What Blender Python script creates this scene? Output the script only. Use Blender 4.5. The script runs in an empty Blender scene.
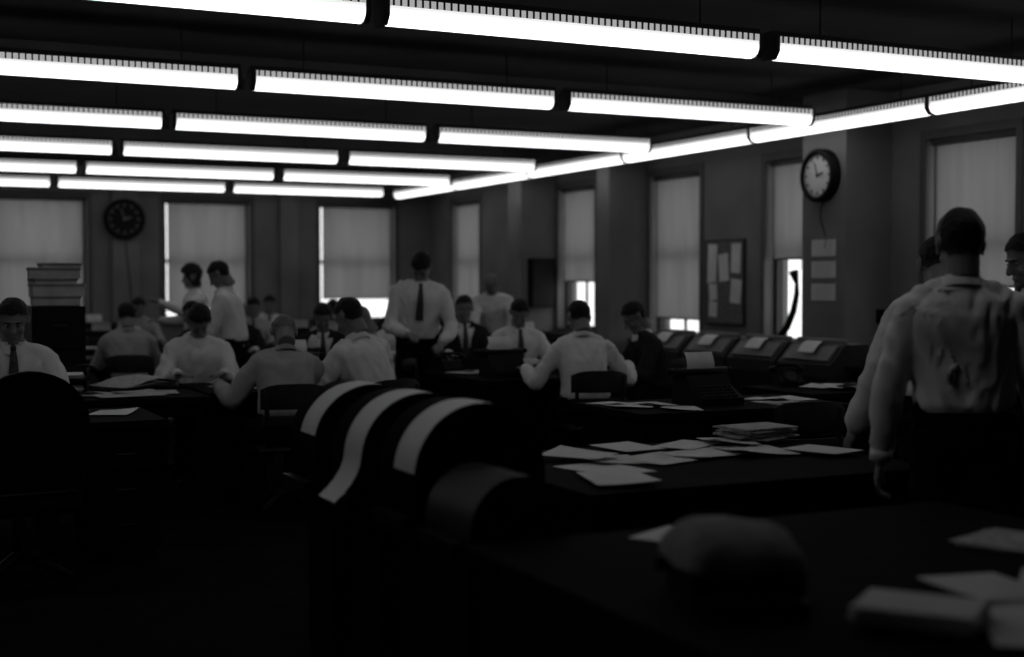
import bpy, bmesh, math, random, time
import numpy as np
from mathutils import Vector, Matrix, noise
random.seed(7)
scene = bpy.context.scene
COL = scene.collection

# ---------------------------------------------------------------- materials
def mat(name, v, rough=0.7, var=0.15, scale=8.0, spec=0.3, bump=0.0, metal=0.0, coat=0.0):
    m = bpy.data.materials.new(name); m.use_nodes = True
    nt = m.node_tree; b = nt.nodes['Principled BSDF']
    b.inputs['Roughness'].default_value = rough
    b.inputs['Specular IOR Level'].default_value = spec
    b.inputs['Metallic'].default_value = metal
    tc = nt.nodes.new('ShaderNodeTexCoord'); nz = nt.nodes.new('ShaderNodeTexNoise')
    nz.inputs['Scale'].default_value = scale; nz.inputs['Detail'].default_value = 4
    rp = nt.nodes.new('ShaderNodeValToRGB')
    lo, hi = v*(1-var), min(1, v*(1+var))
    rp.color_ramp.elements[0].color = (lo, lo, lo, 1); rp.color_ramp.elements[0].position = .3
    rp.color_ramp.elements[1].color = (hi, hi, hi, 1); rp.color_ramp.elements[1].position = .7
    nt.links.new(tc.outputs['Object'], nz.inputs['Vector'])
    nt.links.new(nz.outputs['Fac'], rp.inputs['Fac'])
    nt.links.new(rp.outputs['Color'], b.inputs['Base Color'])
    if bump:
        bp = nt.nodes.new('ShaderNodeBump'); bp.inputs['Strength'].default_value = bump
        bp.inputs['Distance'].default_value = .02
        nt.links.new(nz.outputs['Fac'], bp.inputs['Height']); nt.links.new(bp.outputs['Normal'], b.inputs['Normal'])
    return m

def emis(name, s, base=.8):
    m = bpy.data.materials.new(name); m.use_nodes = True
    b = m.node_tree.nodes['Principled BSDF']
    b.inputs['Base Color'].default_value = (base, base, base, 1)
    b.inputs['Emission Color'].default_value = (1, 1, 1, 1)
    b.inputs['Emission Strength'].default_value = s
    return m

M = {}
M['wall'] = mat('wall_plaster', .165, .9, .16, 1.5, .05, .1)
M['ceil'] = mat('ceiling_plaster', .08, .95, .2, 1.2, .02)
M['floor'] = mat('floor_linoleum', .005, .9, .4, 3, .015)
M['trim'] = mat('trim_paint', .07, .6, .1)
M['frame'] = mat('window_frame_paint', .03, .6, .1)
M['desk'] = mat('desk_top_linoleum', .006, .8, .3, 5, .02)
M['deskb'] = mat('desk_body', .005, .85, .3, 4, .02)
M['black'] = mat('black_enamel', .006, .5, .2, 10, .08)
M['dgrey'] = mat('dark_grey_enamel', .020, .5, .2, 10, .12)
M['mgrey'] = mat('grey_cover', .15, .6, .2, 6, .2)
M['cover'] = mat('dust_cover_cloth', .17, .85, .3, 14, .05, .3)
M['lgrey'] = mat('light_grey_board', .30, .8, .2, 6, .2)
M['paper'] = mat('paper', .56, .8, .08, 6, .1)
M['news'] = mat('newsprint', .34, .9, .35, 45, .1)
M['shirt'] = mat('white_shirt_cotton', .60, .9, .08, 7, .05, .4)
M['shirt2'] = mat('grey_shirt_cotton', .30, .9, .08, 7, .05, .4)
M['dark'] = mat('dark_suit_wool', .02, .95, .2, 9, .05, .3)
M['trou'] = mat('trouser_wool', .009, .95, .2, 9, .02, .3)
M['skin'] = mat('skin', .17, .6, .08, 12, .2)
M['hair'] = mat('dark_hair', .009, .6, .4, 60, .15, .5)
M['hairg'] = mat('grey_hair', .14, .7, .3, 60, .2, .5)
M['eyew'] = mat('eye_white', .22, .5, .02, 8, .1)
M['eyed'] = mat('eye_iris', .02, .3, .02)
M['tie'] = mat('necktie_silk', .03, .6, .3, 30)
M['leather'] = mat('shoe_leather', .006, .6, .2, 8, .04)
M['wood'] = mat('chair_wood', .012, .6, .4, 6, .06)
M['metal'] = mat('steel', .03, .45, .1, 10, .3, 0, 1)
M['housing'] = mat('fixture_housing', .03, .6, .1)
M['cork'] = mat('cork_board', .11, .95, .3, 30)
M['lamp'] = emis('fluorescent_diffuser', 2.0)
# diffuser is brightest underneath, nearest the tubes, and weaker up its flanks
nt = M['lamp'].node_tree; tc = nt.nodes.new('ShaderNodeTexCoord'); sx = nt.nodes.new('ShaderNodeSeparateXYZ')
mr = nt.nodes.new('ShaderNodeMapRange'); mr.inputs['From Min'].default_value = -.02; mr.inputs['From Max'].default_value = .06
mr.inputs['To Min'].default_value = 2.5; mr.inputs['To Max'].default_value = .55
nt.links.new(tc.outputs['Object'], sx.inputs[0]); nt.links.new(sx.outputs['Z'], mr.inputs['Value'])
nt.links.new(mr.outputs['Result'], nt.nodes['Principled BSDF'].inputs['Emission Strength'])
M['lampside'] = emis('fluorescent_louvre_glow', .36)
def blind_mat():
    m = bpy.data.materials.new('roller_blind_cloth'); m.use_nodes = True
    nt = m.node_tree; nt.nodes.remove(nt.nodes['Principled BSDF'])
    out = nt.nodes['Material Output']
    d = nt.nodes.new('ShaderNodeBsdfDiffuse'); t = nt.nodes.new('ShaderNodeBsdfTranslucent')
    mx = nt.nodes.new('ShaderNodeMixShader'); mx.inputs[0].default_value = .5
    tc = nt.nodes.new('ShaderNodeTexCoord'); nz = nt.nodes.new('ShaderNodeTexNoise')
    mp = nt.nodes.new('ShaderNodeMapping'); mp.inputs['Scale'].default_value = (6, 6, .6)
    nz.inputs['Scale'].default_value = 2
    rp = nt.nodes.new('ShaderNodeValToRGB')
    rp.color_ramp.elements[0].color = (.15, .15, .15, 1); rp.color_ramp.elements[1].color = (.24, .24, .24, 1)
    nt.links.new(tc.outputs['Object'], mp.inputs['Vector']); nt.links.new(mp.outputs[0], nz.inputs['Vector'])
    nt.links.new(nz.outputs['Fac'], rp.inputs['Fac'])
    nt.links.new(rp.outputs['Color'], t.inputs['Color'])
    d.inputs['Color'].default_value = (.26, .26, .26, 1)
    nt.links.new(d.outputs[0], mx.inputs[1]); nt.links.new(t.outputs[0], mx.inputs[2])
    nt.links.new(mx.outputs[0], out.inputs['Surface'])
    return m
M['blind'] = blind_mat()

# faces that have not been given a material yet are found through an int layer
def newfaces(bm, idx, smooth=None, cb=None):
    ly = bm.faces.layers.int.get('done') or bm.faces.layers.int.new('done')
    for f in bm.faces:
        if not f[ly]:
            f[ly] = 1
            if idx is not None: f.material_index = idx
            if smooth is not None: f.smooth = smooth
            if cb: cb(f)
def finish_layer(bm):
    ly = bm.faces.layers.int.get('done')
    if ly: bm.faces.layers.int.remove(ly)

# ---------------------------------------------------------------- mesh builder
class B:
    def __init__(s, name):
        s.name = name; s.bm = bmesh.new(); s.mats = []; s.bm.faces.layers.int.new('done')
    def mi(s, m):
        if m not in s.mats: s.mats.append(m)
        return s.mats.index(m)
    def _tag(s, n0, m, smooth=False):
        newfaces(s.bm, s.mi(m), smooth)
    def box(s, c, size, m, rot=None):
        mt = Matrix.Translation(c)
        if rot is not None: mt = mt @ (rot if isinstance(rot, Matrix) else Matrix.Rotation(rot, 4, 'Z'))
        bmesh.ops.create_cube(s.bm, size=1, matrix=mt @ Matrix.Diagonal((*size, 1)))
        s._tag(0, m)
    def bx(s, x0, x1, y0, y1, z0, z1, m):
        s.box(((x0+x1)/2, (y0+y1)/2, (z0+z1)/2), (abs(x1-x0), abs(y1-y0), abs(z1-z0)), m)
    def cyl(s, a, b, r, m, r2=None, n=16, smooth=True):
        a = Vector(a); b = Vector(b); d = b-a
        q = d.to_track_quat('Z', 'Y').to_matrix().to_4x4()
        bmesh.ops.create_cone(s.bm, cap_ends=True, segments=n, radius1=r, radius2=r if r2 is None else r2,
                              depth=d.length, matrix=Matrix.Translation((a+b)/2) @ q)
        def cb(f): f.smooth = smooth and len(f.verts) == 4
        newfaces(s.bm, s.mi(m), None, cb)
    def ell(s, c, r, m, sub=2):
        bmesh.ops.create_icosphere(s.bm, subdivisions=sub, radius=1, matrix=Matrix.Translation(c) @ Matrix.Diagonal((*r, 1)))
        s._tag(0, m, True)
    def tube(s, pts, rad, m, n=8):
        pts = [Vector(p) for p in pts]
        if not isinstance(rad, (list, tuple)): rad = [rad]*len(pts)
        rings = []
        for i, p in enumerate(pts):
            d = (pts[min(i+1, len(pts)-1)]-pts[max(i-1, 0)]).normalized()
            a = d.orthogonal().normalized() if not rings else (pa - d*pa.dot(d)).normalized()
            pa = a; b = d.cross(a)
            rings.append([s.bm.verts.new(p+(a*math.cos(2*math.pi*k/n)+b*math.sin(2*math.pi*k/n))*rad[i]) for k in range(n)])
        for r0, r1 in zip(rings, rings[1:]):
            for k in range(n):
                s.bm.faces.new((r0[k], r0[(k+1) % n], r1[(k+1) % n], r1[k]))
        s.bm.faces.new(rings[0][::-1]); s.bm.faces.new(rings[-1])
        s._tag(0, m, True)
    def prism(s, prof, axis, a0, a1, m, smooth=False):
        f = (lambda p, a: (a, p[0], p[1])) if axis == 'x' else (lambda p, a: (p[0], a, p[1]))
        v0 = [s.bm.verts.new(f(p, a0)) for p in prof]; v1 = [s.bm.verts.new(f(p, a1)) for p in prof]
        n = len(prof)
        for k in range(n): s.bm.faces.new((v0[k], v0[(k+1) % n], v1[(k+1) % n], v1[k]))
        e0 = s.bm.faces.new(v0[::-1]); e1 = s.bm.faces.new(v1)
        s._tag(0, m, smooth); e0.smooth = False; e1.smooth = False
        if smooth:
            for e in list(e0.edges)+list(e1.edges): e.smooth = False
    def sheet(s, pts_grid, m, smooth=True):
        g = [[s.bm.verts.new(p) for p in row] for row in pts_grid]
        for i in range(len(g)-1):
            for j in range(len(g[0])-1):
                s.bm.faces.new((g[i][j], g[i+1][j], g[i+1][j+1], g[i][j+1]))
        s._tag(0, m, smooth)
    def mesh(s):
        bmesh.ops.recalc_face_normals(s.bm, faces=s.bm.faces)
        finish_layer(s.bm)
        me = bpy.data.meshes.new(s.name); s.bm.to_mesh(me); s.bm.free()
        for m in s.mats: me.materials.append(m if not isinstance(m, str) else M[m])
        return me
    def obj(s, loc=(0, 0, 0), rz=0.0, bevel=0.0):
        o = bpy.data.objects.new(s.name, s.mesh()); COL.objects.link(o)
        o.location = loc; o.rotation_euler[2] = rz
        if bevel:
            b = o.modifiers.new('bevel', 'BEVEL'); b.width = bevel; b.segments = 2; b.limit_method = 'ANGLE'
        return o
_cache = {}
def place(name, fn, loc, rz=0.0, bevel=0.0, key=None):
    key = key or name
    if key not in _cache:
        b = B(name); fn(b); _cache[key] = b.mesh()
    o = bpy.data.objects.new(name, _cache[key]); COL.objects.link(o)
    o.location = loc; o.rotation_euler[2] = rz
    return o

# ---------------------------------------------------------------- people
def eval_remesh(bm, voxel, smooth=4):
    me = bpy.data.meshes.new('tmp'); bm.to_mesh(me); bm.free()
    o = bpy.data.objects.new('tmp', me); COL.objects.link(o)
    r = o.modifiers.new('r', 'REMESH'); r.mode = 'VOXEL'; r.voxel_size = voxel
    s = o.modifiers.new('s', 'SMOOTH'); s.factor = .5; s.iterations = smooth
    dg = bpy.context.evaluated_depsgraph_get(); dg.update()
    out = bpy.data.meshes.new_from_object(o.evaluated_get(dg))
    bpy.data.objects.remove(o); bpy.data.meshes.remove(me)
    return out
def sph(bm, c, r, sub=2):
    if not isinstance(r, (tuple, list)): r = (r, r, r)
    bmesh.ops.create_icosphere(bm, subdivisions=sub, radius=1, matrix=Matrix.Translation(c) @ Matrix.Diagonal((*r, 1)))
def cone(bm, a, b_, ra, rb, n=14):
    a = Vector(a); b_ = Vector(b_); d = b_-a
    q = d.to_track_quat('Z', 'Y').to_matrix().to_4x4()
    bmesh.ops.create_cone(bm, cap_ends=True, segments=n, radius1=ra, radius2=rb, depth=d.length, matrix=Matrix.Translation((a+b_)/2) @ q)
def chain(bm, pts, rad):
    for i in range(len(pts)-1): cone(bm, pts[i], pts[i+1], rad[i], rad[i+1])
    for p, r in zip(pts, rad): sph(bm, p, r)

def head_mesh(style):
    bm = bmesh.new()
    sph(bm, (0, -.012, .025), (.077, .096, .088), 3); sph(bm, (0, .022, -.03), (.062, .066, .085), 3)
    sph(bm, (0, .038, -.083), (.046, .046, .033)); sph(bm, (0, .074, -.098), (.021, .018, .018))
    cone(bm, (0, -.03, -.14), (0, -.02, -.02), .058, .064)
    cone(bm, (0, .084, .012), (0, .108, -.030), .008, .013); sph(bm, (0, .104, -.033), (.016, .015, .011))
    sph(bm, (0, .076, .024), (.046, .014, .009))
    for s in (-1, 1):
        sph(bm, (s*.036, .062, -.032), (.022, .02, .022)); sph(bm, (s*.080, -.004, -.008), (.008, .018, .033)); sph(bm, (s*.086, -.014, .004), (.007, .012, .024))
    sph(bm, (0, .086, -.062), (.024, .010, .005)); sph(bm, (0, .086, -.071), (.021, .010, .006))
    me = eval_remesh(bm, .0055, 2)
    def isn_hair(p):
        x, y, z = p
        if abs(x) > .074 and z < .03 and -.035 < y < .02: return False
        zh = np.interp(y, [-.11, -.085, -.05, -.02, .010, .022, .05, .075, .12], [-.060, -.055, -.05, -.015, .0, .035, .052, .066, .08])
        zh += .004*math.sin(x*90+y*60)
        if style == 'bald': return z > zh and z < .045 and y < .03
        if style == 'long': zh = np.interp(y, [-.11, .0, .03, .06, .12], [-.11, -.10, -.02, .055, .07])
        return z > zh
    th = {'bald': .003, 'short': .005, 'long': .02, 'brush': .006}[style]
    top = 3.5 if style == 'brush' else 2.2
    hv = [isn_hair(v.co) for v in me.vertices]
    for i, v in enumerate(me.vertices):
        if hv[i]:
            d = Vector((v.co.x*(.8 if style == 'brush' else 1), v.co.y+.01, max(v.co.z, 0)*(1.3 if style == 'brush' else 1))).normalized()
            v.co += d*(th*(1+top*max(0, v.co.z)/.1)+.004*noise.noise(v.co*35))
    for p in me.polygons:
        p.material_index = 1 if all(hv[k] for k in p.vertices) else 0; p.use_smooth = True
    bm = bmesh.new(); bm.from_mesh(me); newfaces(bm, None)
    for s in (-1, 1):
        sph(bm, (s*.030, .075, .003), (.012, .010, .006), 2); newfaces(bm, 2, True)
        sph(bm, (s*.030, .0835, .003), (.006, .003, .005), 2); newfaces(bm, 3, True)
        cone(bm, (s*.014, .0885, .023), (s*.046, .079, .024), .004, .0035, 8); newfaces(bm, 1, True)
    finish_layer(bm); bm.to_mesh(me); bm.free(); return me
HEADS = {k: head_mesh(k) for k in ('short', 'bald', 'long', 'brush')}
def hand_mesh(curl):
    bm = bmesh.new()
    sph(bm, (0, .05, 0), (.041, .054, .015), 3); sph(bm, (0, .005, 0), (.027, .03, .019)); sph(bm, (.024, .035, -.006), (.02, .03, .014))
    for x, L in ((-.031, .058), (-.011, .074), (.010, .080), (.030, .070)):
        p = Vector((x, .088, 0)); a = math.radians(curl*.5); pts = [p.copy()]
        for f in (.45, .32, .23):
            p = p+Vector((x*.12, math.cos(a), -math.sin(a)))*L*f; pts.append(p.copy()); a += math.radians(curl)
        chain(bm, pts, [.0095, .0088, .008, .0068])
    chain(bm, [Vector((.026, .02, -.004)), Vector((.05, .048, -.012)), Vector((.06, .076, -.02)), Vector((.062, .098, -.026))], [.013, .011, .0095, .0075])
    me = eval_remesh(bm, .0045, 1)
    for p in me.polygons: p.use_smooth = True
    return me
HANDS = {'rest': hand_mesh(14), 'grip': hand_mesh(38)}

def ik(a, t, l1, l2, pole):
    d = t-a; L = min(d.length, (l1+l2)*.995); d = d.normalized()
    t = a+d*L; x = (l1*l1-l2*l2+L*L)/(2*L); h = math.sqrt(max(1e-6, l1*l1-x*x))
    pl = (pole-d*pole.dot(d)).normalized()
    return a+d*x+pl*h, t

def person(name, x, y, phi, seated=True, lean=8, side=0, hp=0, hy=0, L=None, R=None, shirt='shirt', trou='trou', hair='short', hm='hair',
           tie=True, sc=1.0, curl='rest', voxel=.017, polez=-1.0, handflat=True, skin='skin', twist=0, wr_amp=.9):
    V = Vector
    pz = .545 if seated else .93
    segs = []
    bm = bmesh.new()
    tw = math.radians(twist)
    rt = V((math.cos(tw), math.sin(tw), 0))
    ds = [-.10, -.03, .045, .075, .13, .22, .31, .39, .445, .485, .515]
    RX = [.13, .170, .162, .176, .174, .174, .182, .188, .178, .115, .062]
    RY = [.10, .118, .112, .126, .124, .124, .126, .122, .104, .078, .058]
    P = V((0, 0, pz)); cs = []; us = []
    prev = P.copy(); pd = 0
    for d in ds:
        k = max(0, min(1, d/.45)); th = math.radians(lean)*(.55+.85*k) if not seated or lean else 0
        u = V((math.sin(math.radians(side)), math.sin(th), math.cos(th))).normalized()
        if not cs: c = P+u*d
        else: c = prev+u*(d-pd)
        cs.append(c); us.append(u); prev = c; pd = d
    rings = []
    n = 22
    for i, (c, u) in enumerate(zip(cs, us)):
        k = max(0, min(1, ds[i]/.4)); r0 = (V((1, 0, 0))*(1-k)+rt*k); r = (r0-u*r0.dot(u)).normalized(); f = u.cross(r)
        ring = []
        for q in range(n):
            a = 2*math.pi*q/n; ca, sa = math.cos(a), math.sin(a)
            e = .85
            ca2 = math.copysign(abs(ca)**e, ca); sa2 = math.copysign(abs(sa)**e, sa)
            ring.append(bm.verts.new(c+r*RX[i]*ca2+f*RY[i]*sa2))
        rings.append(ring)
    for a, b_ in zip(rings, rings[1:]):
        for q in range(n): bm.faces.new((a[q], a[(q+1) % n], b_[(q+1) % n], b_[q]))
    bm.faces.new(rings[0][::-1]); bm.faces.new(rings[-1])
    for i in range(len(cs)-1):
        segs.append((cs[i], cs[i+1], RY[i], RY[i+1], 0 if ds[i] >= .04 else 1))
    u = us[-1]; r = (rt-u*rt.dot(u)).normalized(); f = u.cross(r)
    nb = cs[-2]; nu = (u*.6+V((0, 0, 1))*.4+f*.12).normalized()
    hc = nb+nu*.182
    neck_top = nb+nu*.11
    chain(bm, [nb, neck_top], [.062, .056]); segs.append((nb+nu*.035, neck_top, .058, .054, 2))
    for sgn in (-1, 1): cone(bm, nb+nu*.03, cs[8]+r*sgn*.15+u*.01, .05, .055)
    for sgn, T in ((-1, L), (1, R)):
        sh = cs[8]+r*sgn*.178-u*.018
        if T is None: T = (sgn*.27, .05, pz-.10) if not seated else (sgn*.2, .45, .80)
        el, wr = ik(sh, V(T), .295, .265, V((sgn*.55, -.35, polez)))
        chain(bm, [cs[8]+r*sgn*.11-u*.01, sh, sh.lerp(el, .4), el], [.068, .066, .064, .058]); chain(bm, [el, el.lerp(wr, .45), el.lerp(wr, .88), wr], [.058, .054, .046, .030])
        segs += [(cs[8], sh, .09, .07, 0), (sh, el, .062, .056, 0)]
        fd = (wr-el).normalized()
        if handflat and T[2] < .95: fd = V((fd.x, fd.y, fd.z*(.15 if seated else 1))).normalized()
        up = V((0, 0, 1))
        if abs(fd.z) > .8: up = V((sgn*1.0, 0, 0))
        up = (up-fd*up.dot(fd)).normalized(); xa = fd.cross(up)
        segs.append((el, wr, .054, .033, 0))
        if sgn == -1: AL = (wr, fd, up, xa)
        else: AR = (wr, fd, up, xa)
    for sgn in (-1, 1):
        hip = P+V((sgn*.092, 0, -.02))
        if seated: kn = V((sgn*.13, .43, .51)); an = V((sgn*.14, .38, .10))
        else: kn = V((sgn*.105, .03, .50)); an = V((sgn*.12, -.02, .10))
        chain(bm, [hip, hip.lerp(kn, .5), kn], [.094, .088, .072]); chain(bm, [kn, kn.lerp(an, .35), an], [.072, .072, .064])
        segs += [(hip, kn, .09, .07, 1), (kn, an, .07, .062, 1)]
        sph(bm, an+V((0, -.015, -.055)), (.038, .05, .045)); sph(bm, an+V((sgn*.01, .07, -.065)), (.043, .085, .034)); sph(bm, an+V((sgn*.012, .13, -.07)), (.042, .05, .028))
        segs.append((an+V((0, -.02, -.065)), an+V((0, .15, -.07)), .035, .035, 3))
    me = eval_remesh(bm, voxel, 3)
    nv = len(me.vertices); co = np.empty(nv*3); me.vertices.foreach_get('co', co); co = co.reshape(-1, 3)
    best = np.full(nv, 1e9); lab = np.zeros(nv, int)
    for (a, b_, ra, rb, l) in segs:
        a = np.array(a); b2 = np.array(b_); d = b2-a; t = np.clip(((co-a)@d)/max(d@d, 1e-9), 0, 1)
        dist = np.linalg.norm(co-(a+t[:, None]*d), axis=1)-(ra+(rb-ra)*t)
        w = dist < best; best[w] = dist[w]; lab[w] = l
    for i, v in enumerate(me.vertices):
        if lab[i] in (0, 1):
            c = v.co
            fold = noise.noise(V((c.x*7+x, c.y*7+y, c.z*4)))*.016
            w2 = noise.noise(V((c.x*11+abs(c.x)*c.z*6, c.y*11+3*x, c.z*9-abs(c.x)*12)))
            fold += (.5-abs(w2)*2)*.010
            v.co += v.normal*(fold*wr_amp+(.003 if lab[i] == 0 else 0))
    for p in me.polygons:
        ls = [lab[k] for k in p.vertices]; p.material_index = int(max(set(ls), key=ls.count)); p.use_smooth = True
    bm = bmesh.new(); bm.from_mesh(me); bpy.data.meshes.remove(me); newfaces(bm, None)
    mats = [M[shirt], M[trou], M[skin], M['leather'], M[hm], M['eyew'], M['eyed'], M['tie'], M['shirt']]
    def add(src, mtx, remap, flip=False):
        m2 = src.copy(); m2.transform(mtx)
        if flip: m2.flip_normals()
        bm.from_mesh(m2)
        def cb(fc): fc.material_index = remap[fc.material_index] if isinstance(remap, list) else remap
        newfaces(bm, None, None, cb)
        bpy.data.meshes.remove(m2)
    hu = nu; hr = (r-hu*r.dot(hu)).normalized(); hf = hu.cross(hr)
    hm4 = Matrix.Translation(hc) @ Matrix((hr, hf, hu)).transposed().to_4x4() @ Matrix.Rotation(math.radians(-hy), 4, 'Z') @ Matrix.Rotation(math.radians(-hp), 4, 'X')
    add(HEADS[hair], hm4 @ Matrix.Translation((0, .012, .0)), [2, 4, 5, 6])
    cuffm = 8 if shirt == 'dark' else 0
    for (wr, fd, up, xa), sgn in ((AL, -1), (AR, 1)):
        mt = Matrix((xa, fd, up)).transposed().to_4x4()
        mt = Matrix.Translation(wr+fd*.012) @ mt @ Matrix.Diagonal((1 if sgn == -1 else -1, 1, 1, 1))
        add(HANDS[curl], mt, 2, sgn == 1)
    for (wr, fd, up, xa) in (AL, AR): cone(bm, wr-fd*.03, wr+fd*.012, .042, .039, 16)
    NN = 20; gr = []
    for (h, rad) in ((.0, .080), (.035, .070), (.050, .067), (.045, .073), (.002, .092)):
        gr.append([bm.verts.new(nb+nu*(h+.008-(.012*math.sin(2*math.pi*k/NN)))+hr*rad*math.cos(2*math.pi*k/NN)+hf*rad*math.sin(2*math.pi*k/NN)) for k in range(NN)])
    for a, b_ in zip(gr, gr[1:]):
        for k in range(NN): bm.faces.new((a[k], a[(k+1) % NN], b_[(k+1) % NN], b_[k]))
    newfaces(bm, cuffm, True)
    if shirt != 'dark':
        gr = []
        c, uu = cs[2]-us[2]*.008, us[2]; rr = V((1, 0, 0)); rr = (rr-uu*rr.dot(uu)).normalized(); ff = uu.cross(rr)
        for (h, g) in ((-.018, .008), (-.018, .016), (.018, .016), (.018, .008)):
            gr.append([bm.verts.new(c+uu*h+rr*(.168+g)*math.cos(2*math.pi*k/24)+ff*(.116+g)*math.sin(2*math.pi*k/24)) for k in range(24)])
        for a, b_ in zip(gr, gr[1:]):
            for k in range(24): bm.faces.new((a[k], a[(k+1) % 24], b_[(k+1) % 24], b_[k]))
        newfaces(bm, 3)
    if tie:
        def strip(wid, offs, mi, rngs):
            L0 = None
            for j, i in enumerate(rngs):
                ui = us[i]; ri = (rt-ui*rt.dot(ui)).normalized(); fi = ui.cross(ri)
                ctr = cs[i]+fi*(RY[i]+offs); w = wid[j]
                pr = [bm.verts.new(ctr-ri*w-fi*.006), bm.verts.new(ctr+fi*.004), bm.verts.new(ctr+ri*w-fi*.006)]
                if L0:
                    bm.faces.new((L0[0], L0[1], pr[1], pr[0])); bm.faces.new((L0[1], L0[2], pr[2], pr[1]))
                L0 = pr
            newfaces(bm, mi)
        if shirt == 'dark': strip([.09, .075, .055, .04, .01], .012, 8, [9, 8, 7, 6, 5])
        strip([.012, .018, .022, .027, .031, .034], .020, 7, [10, 9, 8, 7, 6, 5])
        sph(bm, nb+nu*.03+f*.075, (.018, .014, .02)); newfaces(bm, 7)
    finish_layer(bm)
    me = bpy.data.meshes.new(name); bm.to_mesh(me); bm.free()
    for m in mats: me.materials.append(m)
    o = bpy.data.objects.new(name, me)
    o.location = (x, y, 0); o.rotation_euler[2] = -math.radians(phi); o.scale = (sc, sc, sc)
    PEOPLE.append(o)
    return o
PEOPLE = []
# near group, right
person('standing_man', 3.70, 3.74, 40, False, 4, -1, 4, -12, L=(-.29, .02, .80), R=(.29, .05, .82), sc=1.03, tie=False, voxel=.011, wr_amp=1.5, hair='brush', curl='grip')
person('standing_man', 4.17, 4.33, 20, False, 10, 3, 20, 14, L=(-.30, .24, .86), R=(.20, .30, .95), sc=1.0, tie=True, voxel=.014, wr_amp=1.3)
person('standing_man', 4.93, 4.52, -70, False, 2, 0, 12, 0, L=(-.2, .3, 1.0), R=(.2, .3, 1.0), sc=1.01, voxel=.014)
# seated / standing around the desks
person('seated_man', .79, 8.51, 184, lean=6, hp=12, L=(-.2, .42, .80), R=(.2, .42, .80), sc=1.06)
person('seated_man', 2.12, 12.3, 8, lean=10, hp=10, shirt='shirt2')
person('seated_man', 2.28, 10.24, 187, lean=14, hp=32, L=(-.15, .42, .80), R=(.18, .40, .80), sc=1.03, tie=False)
person('standing_man', 2.93, 11.70, -62, False, 8, 0, 22, 0, L=(-.15, .38, 1.02), R=(.18, .36, 1.0), sc=.99)
person('standing_woman', 3.34, 15.0, -95, False, 2, 0, 0, 10, L=(-.25, .50, 1.32), R=(.2, .35, 1.1), sc=.97, hair='long', tie=False)
person('seated_man', 4.19, 15.76, 195, lean=6, hp=12, shirt='shirt2')
person('seated_man', 4.73, 16.95, 200, lean=4, hp=5)
person('seated_man', 2.44, 8.38, 5, lean=22, side=4, hp=26, L=(-.36, .42, .80), R=(.25, .5, .80), hair='bald', hm='hairg', tie=False, voxel=.014, sc=1.02, shirt='shirt2')
person('seated_man', 3.10, 8.50, -22, lean=14, side=-5, hp=12, hy=-10, L=(-.25, .42, .82), R=(.22, .45, .82), sc=1.07, tie=False, voxel=.014, wr_amp=1.2)
person('seated_man', 3.85, 10.37, -80, lean=14, hp=20, hm='hairg', shirt='shirt2', tie=False)
person('standing_man', 4.33, 10.82, 200, False, 14, -3, 42, 12, L=(-.20, .34, .95), R=(.10, .36, 1.02), sc=1.05, curl='grip', wr_amp=1.2)
person('seated_man', 5.25, 11.9, 195, lean=2, hp=4, shirt='dark', sc=1.03)
person('standing_man', 6.4, 13.62, 205, False, 26, 4, 24, 25, L=(-.3, .50, .80), R=(.25, .48, .80), sc=.98, hm='hairg', tie=False)
person('seated_man', 5.27, 10.79, 190, lean=10, hp=20, hy=14, L=(-.30, .40, .80), R=(.22, .42, .80), sc=1.03)
person('seated_man', 4.82, 8.67, 14, lean=13, hp=14, hy=-8, L=(-.36, .36, .80), R=(.42, .34, .82), tie=False, sc=1.04, voxel=.014, wr_amp=1.2)
person('seated_man', 5.90, 9.40, -80, lean=14, hp=18, shirt='dark', sc=1.03, tie=False)
person('seated_man', 3.70, 11.55, 195, lean=10, hp=18, shirt='dark')
person('seated_man', 5.40, 13.4, 190, lean=8, hp=16, tie=False)
person('seated_man', 3.54, 13.9, 200, lean=12, hp=20, shirt='dark')
person('seated_man', 4.38, 13.4, 30, lean=12, hp=16, shirt='shirt2', tie=False)
person('seated_man', 2.95, 12.9, -40, lean=10, hp=10, shirt='dark', tie=False)
person('seated_man', 4.68, 12.45, 170, lean=16, hp=26, shirt='shirt', tie=False, hm='hairg')
person('seated_man', 3.05, 17.0, 185, lean=10, hp=12, shirt='shirt2', tie=False)
person('seated_man', 5.75, 15.0, 215, lean=6, hp=8, shirt='dark', sc=1.02)
for o in PEOPLE: COL.objects.link(o)

# ---------------------------------------------------------------- room shell
XW, YB, XL, YN, CH = 8.54, 20.8, -3.0, -2.5, 3.25
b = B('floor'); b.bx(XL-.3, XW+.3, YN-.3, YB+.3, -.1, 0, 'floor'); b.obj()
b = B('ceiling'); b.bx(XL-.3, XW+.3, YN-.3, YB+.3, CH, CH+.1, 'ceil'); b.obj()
b = B('wall_left'); b.bx(XL-.25, XL, YN, YB, 0, CH, 'wall'); b.obj()
b = B('wall_near'); b.bx(XL-.25, XW+.25, YN-.25, YN, 0, CH, 'wall'); b.obj()
ZS, ZT = .87, 2.77
rw = [(8.07, 9.11, 1.47), (10.43, 11.47, 1.75), (12.69, 13.77, 1.08), (15.11, 16.14, 1.52), (18.73, 19.8, 1.0)]
rw_all = [(3.3, 4.35, .95), (5.7, 6.75, .95)] + rw
bw = [(-.85, .45, 1.1), (1.66, 3.0, 1.08), (4.15, 5.48, 1.1), (6.64, 7.93, 1.24)]
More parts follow.
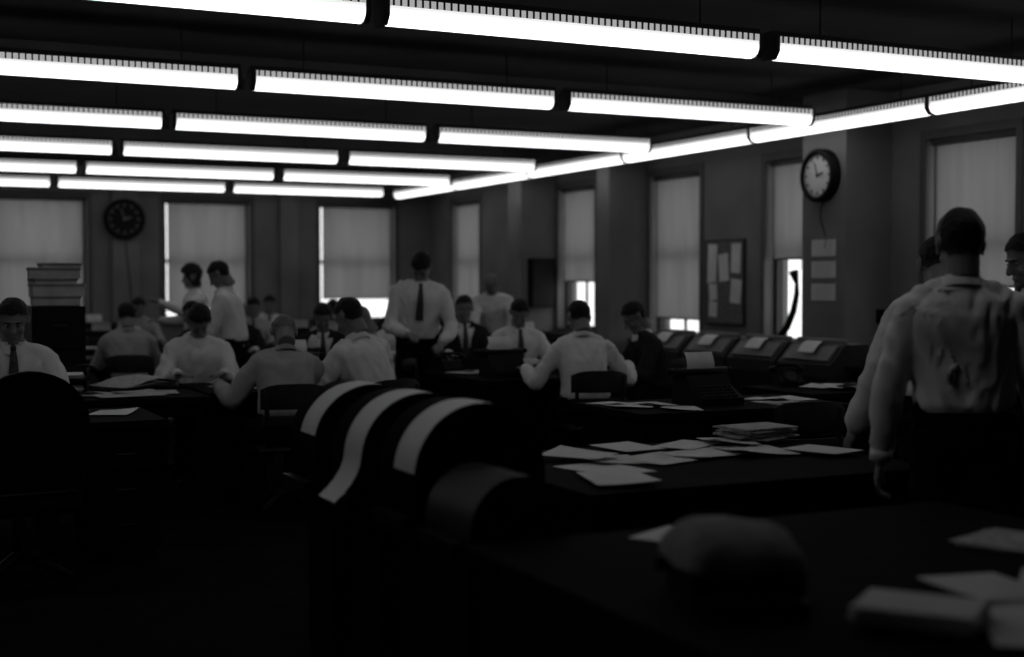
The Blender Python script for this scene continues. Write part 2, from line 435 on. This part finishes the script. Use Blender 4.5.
def wall(name, wins, u0, u1, fix, ax):
    b = B(name)
    def bx(ua, ub, z0, z1):
        if ax == 'r': b.bx(fix, fix+.3, ua, ub, z0, z1, 'wall')
        else: b.bx(ua, ub, fix, fix+.3, z0, z1, 'wall')
    cur = u0
    for (a, c, _) in sorted(wins):
        bx(cur, a, 0, CH); bx(a, c, 0, ZS); bx(a, c, ZT, CH); cur = c
    bx(cur, u1, 0, CH); b.obj()
wall('wall_right', rw_all, YN, YB+.3, XW, 'r')
wall('wall_back', bw, XL, XW, YB, 'b')
wn = 0
def window(a, c, zb, fix, ax):
    global wn; wn += 1
    b = B('window_%d' % wn)
    def bx(bb, ua, ub, n0, n1, z0, z1, m):
        if ax == 'r': bb.bx(fix+n0, fix+n1, ua, ub, z0, z1, m)
        else: bb.bx(ua, ub, fix+n0, fix+n1, z0, z1, m)
    t = .045
    for (z0, z1) in ((ZS, ZS+t), (ZT-t, ZT)): bx(b, a, c, .12, .2, z0, z1, 'frame')
    for (x0, x1) in ((a, a+t), (c-t, c)): bx(b, x0, x1, .12, .2, ZS+t, ZT-t, 'frame')
    mid = 1.80
    bx(b, a+t, c-t, .13, .19, mid, mid+.05, 'frame')
    bx(b, (a+c)/2-.012, (a+c)/2+.012, .15, .18, ZS+t, mid, 'frame')
    bx(b, a-.05, c+.05, -.04, .12, ZS-.035, ZS, 'trim')
    for (x0, x1) in ((a-.07, a), (c, c+.07)): bx(b, x0, x1, -.015, 0, ZS, ZT+.08, 'trim')
    bx(b, a, c, -.015, 0, ZT, ZT+.08, 'trim')
    b.obj()
    r = B('roller_blind')
    g = []
    N = 24
    lo, hi = a+.06, c-.05
    for i in range(2):
        row = []
        for k in range(N+1):
            u = lo+(hi-lo)*k/N
            dn = .07+.004*math.sin(k*1.7)+.003*math.sin(k*.63)
            z = ZT-.05 if i == 0 else zb
            row.append((fix+dn, u, z) if ax == 'r' else (u, fix+dn, z))
        g.append(row)
    r.sheet(g, 'blind')
    bx(r, lo, hi, .062, .082, zb-.02, zb, 'trim')
    if ax == 'r': r.cyl((fix+.07, a+.02, ZT-.035), (fix+.07, c-.02, ZT-.035), .025, 'trim')
    else: r.cyl((a+.02, fix+.07, ZT-.035), (c-.02, fix+.07, ZT-.035), .025, 'trim')
    um = (a+c)/2
    p = (fix+.06, um, zb-.02) if ax == 'r' else (um, fix+.06, zb-.02)
    r.cyl(p, (p[0], p[1], zb-.12), .003, 'trim', n=6)
    r.obj()
for w in rw_all: window(*w, XW, 'r')
for w in bw: window(*w, YB, 'b')
XP = 8.0
for i, (y0, y1) in enumerate([(4.75, 5.35), (9.55, 10.17), (13.82, 14.12), (16.2, 16.6)]):
    b = B('pillar'); b.bx(XP, XW-.001, y0, y1, 0, CH-.001, 'wall')
    b.bx(XP-.015, XP, y0-.015, y1+.015, 0, .14, 'trim'); b.obj()
b = B('pillar'); b.bx(5.95, 6.25, YB-.12, YB-.001, 0, CH-.001, 'wall'); b.obj()
b = B('pillar'); b.bx(3.35, 3.75, YB-.12, YB-.001, 0, CH-.001, 'wall'); b.obj()
b = B('baseboard_right')
for (y0, y1) in [(YN, 4.74), (5.36, 9.5), (10.2, 13.8), (14.14, 16.18), (16.62, YB)]: b.bx(XW-.02, XW-.001, y0, y1, 0, .14, 'trim')
b.obj()
b = B('baseboard_back'); b.bx(XL, XW-.03, YB-.14, YB-.121, 0, .14, 'trim'); b.obj()
for i, y in enumerate([5.2, 10.4, 15.65]):
    b = B('trim_%d' % (i+1)); b.bx(XL, XW-.01, y-.16, y+.16, CH-.18, CH-.001, 'ceil'); b.obj()
def radcover(y0, y1):
    b = B('radiator_cover'); x0 = 8.24
    b.bx(x0, XW-.03, y0, y1, .0, .80, 'dgrey'); b.bx(x0-.02, XW-.03, y0-.01, y1+.01, .80, .825, 'dgrey')
    n = int((y1-y0)/.05)
    for k in range(1, n): b.bx(x0-.008, x0, y0+k*.05, y0+k*.05+.02, .1, .7, 'black')
    b.obj()
for a in [(7.9, 9.25), (10.4, 11.6), (12.55, 13.75), (14.95, 16.1), (18.6, 19.9)]: radcover(*a)

# ---------------------------------------------------------------- fluorescent fixtures
def fixture(b):
    L = 1.195
    b.box((0, 0, .12), (2*L, .10, .03), 'housing')
    b.box((0, 0, .103), (2*L-.02, .17, .008), 'housing')
    prof = [(-.080, .058), (-.080, .018), (-.065, -.012), (-.035, -.028), (0, -.034), (.035, -.028), (.065, -.012), (.080, .018), (.080, .058)]
    b.prism(prof, 'x', -L+.03, L-.03, 'lamp', True)
    for s in (-1, 1):
        b.box((0, s*.081, .078), (2*L-.06, .004, .040), 'lampside')
        for k in range(57): b.box((-L+.05+k*.0405, s*.086, .080), (.010, .007, .042), 'housing')
        b.prism([(-.085, .10), (-.085, .01), (-.05, -.036), (.05, -.036), (.085, .01), (.085, .10)], 'x', s*L, s*(L-.03), 'housing')
    for x in (-.8, .8): b.cyl((x, 0, .12), (x, 0, CH-2.87), .006, 'housing', n=8)
ZL = 2.87
def fix(x, y, rz=0):
    place('fluorescent_ceiling_light', fixture, (x, y, ZL), rz)
for r in range(-1, 6):
    y = 6.58+2.614*r
    for cx in (-1.30, 1.16, 3.62, 6.10): fix(cx, y)
for k in range(7):
    y1 = 20.05-2.38*k
    fix(7.70, y1-1.21, math.pi/2)

# ---------------------------------------------------------------- clocks
def clock(b, mf, mk):
    R = .245
    b.cyl((0, 0, 0), (0, -.06, 0), R, 'black', n=48)
    prof = [(R, -.06), (R, -.085), (R-.02, -.10), (R-.045, -.10), (R-.05, -.062)]
    rings = [[b.bm.verts.new((r*math.cos(2*math.pi*k/48), yy, r*math.sin(2*math.pi*k/48))) for k in range(48)] for r, yy in prof]
    for a, c in zip(rings, rings[1:]):
        for k in range(48): b.bm.faces.new((a[k], a[(k+1) % 48], c[(k+1) % 48], c[k]))
    b._tag(0, 'black', True)
    vs = [b.bm.verts.new(((R-.046)*math.cos(2*math.pi*k/48), -.072, (R-.046)*math.sin(2*math.pi*k/48))) for k in range(48)]
    b.bm.faces.new(vs); b._tag(0, mf)
    for k in range(60):
        a = 2*math.pi*k/60; big = k % 5 == 0
        r = R-.080 if big else R-.062
        rot = Matrix.Rotation(a, 4, 'Y')
        b.box((math.sin(a)*r, -.075, math.cos(a)*r), (.014 if big else .004, .003, .034 if big else .010), mk, rot)
    for a, l, w in ((math.radians(75), .09, .014), (math.radians(-18), .14, .010)):
        rot = Matrix.Rotation(a, 4, 'Y')
        b.box((math.sin(a)*l/2*.8, -.080, math.cos(a)*l/2*.8), (w, .003, l), mk, rot)
    b.cyl((0, -.075, 0), (0, -.085, 0), .014, mk, n=16)
place('wall_clock', lambda b: clock(b, 'paper', 'black'), (XP, 9.86, 2.485), -math.pi/2, key='ck1')
place('wall_clock', lambda b: clock(b, 'black', 'mgrey'), (3.52, YB-.121, 2.45), 0, key='ck2').scale = (1.25, 1, 1.25)
b = B('clock_power_cord'); b.tube([(XP-.006, 9.86+.04*math.sin(k*.7), 2.25-k*.055) for k in range(9)], .005, 'black', 6); b.obj()
b = B('clock_power_cord'); b.tube([(3.54+.01*k, YB-.127, 2.15-k*.11) for k in range(12)], .006, 'black', 6); b.obj()

for z in (1.83, 1.63, 1.42):
    b = B('wall_calendar'); b.bx(XP-.008, XP-.001, 9.68, 10.02, z-.09, z+.09, 'paper')
    b.bx(XP-.012, XP-.008, 9.68, 10.02, z+.065, z+.09, 'mgrey')
    for k in range(5): b.bx(XP-.0095, XP-.008, 9.72, 9.98, z-.07+k*.024, z-.068+k*.024, 'dgrey')
    b.obj()
b = B('bulletin_board'); X = XW
b.bx(X-.03, X-.001, 11.83, 12.52, 1.05, 1.95, 'cork')
for (y0, y1, z0, z1) in ((11.81, 11.83, 1.03, 1.97), (12.52, 12.54, 1.03, 1.97), (11.83, 12.52, 1.03, 1.05), (11.83, 12.52, 1.95, 1.97)):
    b.bx(X-.035, X-.001, y0, y1, z0, z1, 'frame')
for (y, z, w, h, r) in ((12.40, 1.70, .17, .44, .05), (12.18, 1.66, .18, .30, -.08), (11.95, 1.76, .17, .32, .03), (11.95, 1.40, .19, .26, .1), (12.38, 1.40, .15, .2, -.1), (12.38, 1.20, .15, .17, .06)):
    b.box((X-.034, y, z), (.003, w, h), 'paper', Matrix.Rotation(r, 4, 'X'))
b.obj()
b = B('fuse_box'); b.bx(8.1, 8.46, 16.08, 16.199, 1.15, 1.82, 'black'); b.bx(8.12, 8.44, 16.07, 16.08, 1.17, 1.80, 'dgrey'); b.bx(8.13, 8.15, 16.055, 16.07, 1.45, 1.52, 'metal'); b.obj(bevel=.004)
b = B('light_switch'); b.bx(8.36, 8.45, 9.53, 9.549, 1.12, 1.25, 'black'); b.bx(8.395, 8.415, 9.515, 9.53, 1.17, 1.20, 'dgrey'); b.obj(bevel=.003)

# ---------------------------------------------------------------- furniture
def desk(name, x0, x1, y0, y1, z=.76, ped=True):
    b = B(name); t = .035
    w, d = x1-x0, y1-y0; cx, cy = (x0+x1)/2, (y0+y1)/2
    b.box((0, 0, z-t/2), (w, d, t), 'desk')
    b.box((0, 0, z-t-.006), (w-.02, d-.02, .012), 'deskb')
    if ped and w > 1.0:
        pw = .36
        for s in (-1, 1):
            b.box((s*(w/2-pw/2-.03), 0, (z-t)/2+.03), (pw, d-.08, z-t-.07), 'deskb')
            for k in range(3):
                for q in (-1, 1):
                    b.box((s*(w/2-pw/2-.03), q*(d/2-.035), .2+k*.19), (pw-.04, .012, .17), 'deskb')
                    b.cyl((s*(w/2-pw/2-.03)-.05, q*(d/2-.02), .2+k*.19), (s*(w/2-pw/2-.03)+.05, q*(d/2-.02), .2+k*.19), .006, 'metal', n=8)
            for q in (-1, 1):
                b.box((s*(w/2-.08), q*(d/2-.1), .025), (.05, .05, .05), 'black')
                b.box((s*(w/2-pw), q*(d/2-.1), .025), (.05, .05, .05), 'black')
        b.box((0, 0, z-t-.09), (w-2*pw-.1, .02, .16), 'deskb')
    else:
        for sx in (-1, 1):
            for sy in (-1, 1):
                b.box((sx*(w/2-.05), sy*(d/2-.05), (z-t)/2), (.055, .055, z-t), 'deskb')
        b.box((0, d/2-.05, z-t-.05), (w-.1, .02, .09), 'deskb'); b.box((0, -d/2+.05, z-t-.05), (w-.1, .02, .09), 'deskb')
    b.obj((cx, cy, 0), 0, .005)
desk('copy_desk', 4.15, 5.5, 9.05, 10.30)
desk('copy_desk', 2.05, 3.55, 8.82, 9.80)
desk('office_desk', .98, 2.0, 8.6, 9.95, ped=False)
desk('office_desk', -.4, 1.45, 7.25, 8.05)
desk('typewriter_table', 2.95, 3.40, 10.0, 10.85, ped=False)
desk('office_desk', 2.25, 3.85, 4.02, 5.2)
desk('office_desk', 1.50, 3.25, 1.7, 3.40)
desk('office_desk', 1.6, 2.6, 12.75, 13.45)
desk('office_desk', 1.7, 2.95, 14.7, 15.4)
desk('office_desk', 3.6, 5.2, 14.6, 15.3)
desk('office_desk', 5.7, 7.2, 12.35, 13.05)
desk('office_desk', 5.6, 7.1, 7.0, 7.8)
desk('office_desk', 5.85, 7.0, 15.9, 16.6)
desk('office_desk', 4.35, 5.7, 17.7, 18.4)
desk('office_desk', 2.0, 3.5, 17.8, 18.5)
desk('office_desk', 3.9, 5.4, 6.35, 7.15)
desk('side_table', 7.3, 7.95, 8.0, 8.72, z=.80, ped=False)

def chair(b):
    b.prism([(-.20, .42), (.20, .42), (.22, .435), (.20, .45), (-.20, .45), (-.22, .435)], 'x', -.21, .21, 'wood')
    b.cyl((0, 0, .16), (0, 0, .42), .025, 'metal'); b.cyl((0, 0, .10), (0, 0, .2), .035, 'black')
    for k in range(4):
        a = math.pi/4+k*math.pi/2
        e = (math.cos(a)*.27, math.sin(a)*.27, .065)
        b.tube([(0, 0, .16), (e[0]*.5, e[1]*.5, .12), e], [.028, .024, .018], 'wood', 8)
        b.cyl((e[0], e[1]-.012, .028), (e[0], e[1]+.012, .028), .028, 'black', n=12)
    for s in (-1, 1): b.tube([(s*.15, -.17, .43), (s*.17, -.235, .62), (s*.18, -.25, .82)], .016, 'wood', 8)
    for z0, z1 in ((.60, .66), (.70, .86)):
        g = []
        for zz, off in ((z0, 0), (z1, 0), (z1, .022), (z0, .022), (z0, 0)):
            g.append([(-.21+.42*k/10, -.285+off+.055*(2*k/10-1)**2, zz-(.035*(2*k/10-1)**4 if zz == z1 and z1 > .8 else 0)) for k in range(11)])
        b.sheet(g, 'wood')
def bigchair(b):
    b.prism([(-.24, .38), (.24, .38), (.26, .42), (.22, .48), (-.22, .48), (-.26, .42)], 'x', -.25, .25, 'leather', True)
    n = 16; front = []
    for off, sc in ((-.30, .92), (-.33, 1), (-.24, 1), (-.21, .92)):
        ring = []
        for k in range(n+1):
            a = math.pi*k/n; ring.append((.27*sc*math.cos(a), off-.03*math.sin(a), .82+.26*sc*math.sin(a)))
        ring = [(.25*sc, off+.03, .50)]+ring+[(-.25*sc, off+.03, .50)]
        front.append(ring)
    b.sheet(front, 'leather')
    for i in (0, 3):
        vs = [b.bm.verts.new(p) for p in front[i]]; b.bm.faces.new(vs); b._tag(0, 'leather')
    b.cyl((0, 0, .14), (0, 0, .39), .03, 'metal')
    for k in range(4):
        a = math.pi/4+k*math.pi/2; e = (math.cos(a)*.29, math.sin(a)*.29, .065)
        b.tube([(0, 0, .16), (e[0]*.5, e[1]*.5, .12), e], [.03, .026, .02], 'black', 8); b.cyl((e[0], e[1]-.012, .028), (e[0], e[1]+.012, .028), .028, 'black', n=12)
    for s in (-1, 1):
        b.tube([(s*.25, -.22, .62), (s*.27, -.05, .66), (s*.27, .14, .66), (s*.26, .18, .60), (s*.25, .16, .44)], .024, 'black', 8)
def typewriter(b):
    b.prism([(-.17, 0), (.16, 0), (.16, .10), (.10, .17), (.0, .175), (-.04, .11), (-.17, .045)], 'x', -.15, .15, 'black')
    b.cyl((-.20, .09, .195), (.20, .09, .195), .022, 'dgrey'); b.box((0, .115, .18), (.36, .02, .05), 'black')
    for s in (-1, 1): b.cyl((s*.20, .09, .195), (s*.235, .09, .195), .018, 'black')
    b.tube([(-.19, .07, .20), (-.22, .04, .21), (-.24, -.01, .215)], .004, 'metal', 6)
    for r in range(4):
        for k in range(10):
            x = -.12+k*.0255+r*.004; y = -.15+r*.03
            b.cyl((x, y, .05+r*.016), (x, y, .066+r*.016), .009, 'dgrey', n=8)
    g = [[(x, .075+yy, z) for x in (-.10, 0, .10)] for (yy, z) in ((0, .2), (-.005, .24), (.01, .28), (.03, .31))]
    b.sheet(g, 'paper')
def phone(b):
    b.prism([(-.10, 0), (.10, 0), (.10, .025), (.05, .09), (-.0, .10), (-.10, .035)], 'x', -.085, .085, 'black')
    b.cyl((0, -.055, .062), (0, -.075, .078), .042, 'dgrey', n=24)
    for s in (-1, 1):
        b.box((s*.045, .03, .11), (.012, .035, .035), 'black')
        b.ell((s*.10, .03, .118), (.033, .033, .024), 'black')
    b.tube([(-.10, .03, .13), (-.05, .03, .148), (0, .03, .152), (.05, .03, .148), (.10, .03, .13)], .013, 'black', 8)
def tray(b):
    for z in (0, .09):
        b.box((0, 0, z+.006), (.28, .36, .008), 'wood')
        for s in (-1, 1): b.box((s*.14, 0, z+.035), (.008, .36, .06), 'wood')
        b.box((0, .18, z+.035), (.28, .008, .06), 'wood')
        for k in range(4): b.box((.005*(k % 2), -.008*k, z+.014+k*.006), (.22, .29, .005), 'paper', .02*k)
    for s in (-1, 1):
        for q in (-1, 1): b.box((s*.14, q*.17, .05), (.012, .012, .10), 'wood')
for (x, y, p) in [(2.44, 8.36, 5), (3.06, 8.45, -20), (4.82, 8.6, 12), (5.88, 9.4, -80), (5.27, 10.82, 185), (5.25, 11.95, 200),
                  (2.28, 10.28, 187), (3.85, 10.4, -80), (.79, 8.53, 184), (2.12, 12.25, 8), (4.19, 15.8, 195), (4.73, 17.0, 200), (3.70, 11.6, 195),
                  (4.6, 5.95, 10), (6.3, 6.6, 5), (6.4, 17.2, 180), (5.4, 13.45, 190), (3.54, 13.95, 200), (4.36, 13.35, 30), (2.97, 12.88, -40),
                  (4.68, 12.5, 170), (3.05, 17.04, 185), (5.75, 15.04, 215)]:
    place('office_chair', chair, (x, y, 0), -math.radians(p))
place('leather_swivel_chair', bigchair, (.66, 6.92, 0), -math.radians(-5))
for (x, y, z, p) in [(4.5, 9.4, .76, 0), (6.4, 12.75, .76, 0), (4.5, 14.95, .76, 180), (2.3, 13.1, .76, 0), (2.3, 15.05, .76, 180),
                     (6.4, 16.2, .76, 0), (3.17, 10.4, .76, 90), (4.6, 6.75, .76, 0), (5.0, 18.0, .76, 0), (2.7, 18.1, .76, 0), (2.85, 9.5, .76, 0)]:
    place('typewriter', typewriter, (x, y, z), -math.radians(p))
for (x, y, z, p) in [(7.5, 8.55, .80, -60), (7.72, 8.25, .80, -50), (4.35, 10.15, .76, 180), (6.9, 12.9, .76, 0), (1.35, 9.75, .76, 150), (5.9, 7.65, .76, 20)]:
    place('rotary_telephone', phone, (x, y, z), -math.radians(p))
for (x, y, z, p) in [(1.2, 9.35, .76, 10), (3.35, 9.6, .76, 5), (5.3, 9.5, .76, -5), (4.9, 14.9, .76, 0), (6.9, 7.3, .76, 0), (1.85, 13.1, .76, 0), (5.9, 12.7, .76, 8)]:
    place('letter_tray', tray, (x, y, z), -math.radians(p))

def arch(cx, cz, r, n=36, a0=0, a1=180):
    return [(cx+r*math.cos(math.radians(a0+(a1-a0)*k/n)), cz+r*math.sin(math.radians(a0+(a1-a0)*k/n))) for k in range(n+1)]
def teletype(x, y, trail, top=1.10, hood='deskb', paper=True, r=.23, a_end=176):
    b = B('teletype_printer'); w = .17
    cz = top-r
    b.bx(-.16, .16, -w+.02, w-.02, .04, .66, 'deskb')
    b.bx(-r-.01, r+.01, -w, w, .66, .70, 'black')
    prof = [(r, .70)] + arch(0, cz, r) + [(-r, .70)]
    b.prism(prof, 'y', -w, w, hood, True)
    b.bx(-r-.04, -r+.02, -w+.03, w-.03, .70, .74, 'black')
    for sx in (-1, 1):
        for sy in (-1, 1): b.cyl((sx*.14, sy*.12, 0), (sx*.14, sy*.12, .05), .02, 'black', n=10)
    b.cyl((r*.5, -w-.02, cz+.05), (r*.5, -w, cz+.05), .03, 'black')
    if paper:
        rr = r+.007; pts = [(rr*math.cos(math.radians(a)), cz+rr*math.sin(math.radians(a))) for a in np.arange(76, a_end+1, 4)]
        px, pz = pts[-1]
        if trail:
            for k in range(1, 6): pts.append((px-.010*k*k*.35*trail-.002*k, pz-.03*k*trail))
        b.sheet([[(p[0], yy, p[1]) for yy in (-w+.004, -w+.06, -w+.12, -w+.185)] for p in pts], 'paper')
    b.obj((x, y, 0), 0)
teletype(1.80, 4.10, 0, a_end=178); teletype(1.78, 4.55, 1.0); teletype(1.75, 5.0, 0, a_end=168)
teletype(1.72, 3.66, 0, .93, 'dgrey', False, .16)

# typewriter with dust cover, foreground
b = B('covered_typewriter')
g = []
for (y, hw, h) in ((-.16, .12, .09), (-.15, .125, .12), (-.12, .135, .145), (-.05, .145, .165), (.02, .15, .172), (.11, .15, .170), (.16, .145, .14), (.17, .14, .09)):
    row = []
    for k in range(-6, 7):
        t = k/6; ww = hw*1.02*math.sin(t*math.pi/2)
        z = .09+(h-.09)*max(0, 1-abs(t)**3.2)+.012*noise.noise(Vector((t*3, y*14, 2)))
        row.append((ww, y+.006*noise.noise(Vector((t*5, y*9, 5))), z))
    g.append(row)
b.sheet(g, 'cover'); b.bx(-.13, .13, -.15, .155, 0, .10, 'black'); b.bx(-.12, .12, -.22, -.15, 0, .04, 'black')  # black of the lower body paints in shade below the pale, top-lit cover
for s in (-1, 1): b.cyl((s*.13, .05, .075), (s*.175, .05, .075), .02, 'black')
o = b.obj((1.82, 2.56, .76), math.radians(-22))

def console(b):
    w = .36
    prof = [(-.26, .0), (.26, .0), (.26, .93), (.12, .97), (-.10, .97), (-.26, .80)]
    b.prism(prof, 'y', -w, w, 'dgrey')
    b.box((-.185, 0, .893), (.02, .6, .17), 'mgrey', Matrix.Rotation(math.radians(43), 4, 'Y'))
    b.bx(-.09, .11, -w+.05, w-.05, .97, .975, 'lgrey')
    b.cyl((-.05, -w+.03, .995), (-.05, w-.03, .995), .022, 'mgrey')
    b.bx(-.27, -.26, -w+.04, w-.04, .1, .7, 'black')
    b.sheet([[(-.09-.05*k, yy, .99+.018*k-.016*k*k) for yy in (-.11, 0, .11)] for k in range(4)], 'paper')
for y in (11.5, 10.72, 9.95, 9.18): place('teleprinter_console', console, (7.5, y, 0), 0)

b = B('gooseneck_lamp')
b.cyl((0, .25, 0), (0, .25, .03), .09, 'black', n=24)
b.tube([(0, .25, .03), (0, .12, .10), (0, -.02, .22), (0, -.12, .38), (0, -.17, .55), (0, -.17, .68)], [.03, .034, .036, .034, .028, .02], 'black', 10)
b.cyl((0, -.17, .66), (0, -.12, .78), .02, 'black', r2=.05, n=20)
b.obj((8.40, 10.93, .825))

b = B('filing_cabinet'); b.bx(-.19, .19, -.3, .3, .03, 1.32, 'black')
for k in range(4):
    b.bx(-.175, .175, -.312, -.3, .06+k*.315, .355+k*.315, 'black'); b.bx(-.05, .05, -.33, -.312, .22+k*.315, .24+k*.315, 'metal')
b.bx(-.17, .17, -.28, .28, 0, .03, 'black'); b.obj((1.28, 10.6, 0), 0, .004)
b = B('box_file_stack'); z = 0
for i, (w, h, dx) in enumerate(((.34, .07, 0), (.37, .09, .01), (.30, .04, -.02), (.36, .08, -.01), (.27, .035, .03))):
    b.box((dx, 0, z+h/2), (w, .3, h-.006), 'lgrey', .06*(i % 3-1)); b.box((dx, 0, z+h-.004), (w+.012, .312, .02), 'mgrey', .06*(i % 3-1)); z += h
b.obj((1.28, 10.5, 1.322), 0, .003)
def cab(name, x, y, w, d, h, n=3):
    b = B(name); b.bx(-w/2, w/2, -d/2, d/2, 0, h, 'dgrey')
    for k in range(n):
        b.bx(-w/2+.02, w/2-.02, -d/2-.012, -d/2, .04+k*(h-.06)/n, (k+1)*(h-.06)/n, 'deskb')
        b.bx(-.05, .05, -d/2-.03, -d/2-.012, .04+(k+.55)*(h-.06)/n, .06+(k+.55)*(h-.06)/n, 'metal')
    b.obj((x, y, 0), 0, .004)
cab('low_cabinet', 5.0, 19.9, 1.1, .5, 1.0); cab('low_cabinet', 6.4, 19.2, .9, .5, .95); cab('low_cabinet', 3.1, 20.2, 1.2, .5, .9)
cab('low_cabinet', 7.4, 17.4, .5, .9, 1.05)

# ---------------------------------------------------------------- papers
def papers(name, items, z):
    b = B(name)
    for i, (x, y, r, w, h) in enumerate(items):
        c, s = math.cos(r), math.sin(r); z0 = z+.0015+.0022*i
        cu = random.uniform(0, .02); ph = random.choice((-1, 1))
        g = []
        for a in range(6):
            row = []
            for q in range(5):
                u = (a/5-.5)*w; v = (q/4-.5)*h
                t = max(0, ph*(u/w+v/h))
                row.append((x+u*c-v*s, y+u*s+v*c, z0+cu*t*t*1.5))
            g.append(row)
        b.sheet(g, 'news' if w > .40 else 'paper')
    b.obj()
def rnd(n, x0, x1, y0, y1, big=.2):
    return [(random.uniform(x0, x1), random.uniform(y0, y1), random.uniform(-.6, .6), *((.22, .28) if random.random() > big else (.42, .30))) for _ in range(n)]
papers('loose_papers', [(2.62, 4.56, .15, .26, .34), (2.78, 4.76, -.2, .22, .28), (2.98, 4.70, .35, .34, .28), (3.22, 4.74, .2, .34, .26), (3.46, 4.72, -.2, .28, .34),
                        (3.3, 5.0, .5, .3, .2), (2.50, 4.25, 1.3, .34, .24), (3.0, 5.02, .1, .22, .28), (3.70, 4.56, .3, .22, .28), (3.5, 4.97, -.3, .22, .28), (2.66, 4.85, .6, .22, .28)], .76)
papers('loose_papers', [(2.12, 3.27, .5, .24, .18), (2.32, 2.14, .4, .22, .28), (2.42, 2.36, -.2, .22, .28), (2.3, 1.85, .1, .22, .28), (2.62, 2.3, .7, .28, .22), (2.2, 1.95, .9, .22, .28)], .76)
papers('loose_papers', rnd(6, 4.35, 5.0, 9.6, 10.1), .76)
papers('loose_papers', rnd(7, 2.25, 2.7, 9.0, 9.65), .76)
papers('loose_papers', rnd(6, 1.25, 1.85, 8.75, 9.2, .5), .76)
papers('loose_papers', rnd(5, 0.1, 1.3, 7.45, 7.9), .76)
papers('loose_papers', rnd(6, 5.8, 6.75, 7.15, 7.5), .76)
papers('loose_papers', rnd(5, 4.05, 4.35, 6.5, 7.0), .76)
papers('loose_papers', rnd(4, 4.95, 5.25, 6.5, 7.0), .76)
def stack(x, y, z, rz, n, w, h, m, jx, jr, th=.004):
    b = B('paper_stack')
    for k in range(n): b.box((random.uniform(-jx, jx), random.uniform(-jx, jx), th*.5+k*th), (w, h, th*.9), m, random.uniform(-jr, jr))
    b.obj((x, y, z), rz)
stack(2.03, 2.17, .775, .6, 9, .19, .25, 'paper', .006, .06)
stack(2.62, 2.02, .775, .2, 10, .22, .28, 'paper', .01, .08)
stack(2.9, 2.75, .762, .4, 3, .28, .22, 'news', .02, .2)
stack(3.70, 5.02, .785, .2, 9, .3, .22, 'news', .02, .25, .006)
def newspaper(x, y, z, rz):
    b = B('folded_newspaper'); g = []
    for i in range(9):
        u = i/8; g.append([(-.28+.56*u, v, .012+.07*math.sin(u*math.pi)**2*(1-.3*abs(v)/.2)) for v in (-.2, -.1, 0, .1, .2)])
    b.sheet(g, 'news'); b.sheet([[(p[0]*.95+.01, p[1]*.97, p[2]*.5) for p in r] for r in g], 'news'); b.obj((x, y, z), rz)
newspaper(1.70, 9.42, .78, .5); newspaper(4.95, 9.85, .79, .2)

# ---------------------------------------------------------------- world, camera
w = bpy.data.worlds.new('world'); scene.world = w; w.use_nodes = True
bg = w.node_tree.nodes['Background']; bg.inputs[0].default_value = (1, 1, 1, 1); bg.inputs[1].default_value = 1.35

cam = bpy.data.cameras.new('camera'); co = bpy.data.objects.new('camera', cam); COL.objects.link(co)
cam.sensor_width = 36; cam.lens = 1330/1024*36
co.location = (0, 0, 1.5)
yaw = math.radians(25.9); pt = math.radians(2.0)
d = Vector((math.sin(yaw)*math.cos(pt), math.cos(yaw)*math.cos(pt), -math.sin(pt)))
co.rotation_euler = d.to_track_quat('-Z', 'Y').to_euler()
cam.dof.use_dof = True; cam.dof.focus_distance = 7.0; cam.dof.aperture_fstop = 1.2
scene.camera = co
scene.view_settings.view_transform = 'Standard'
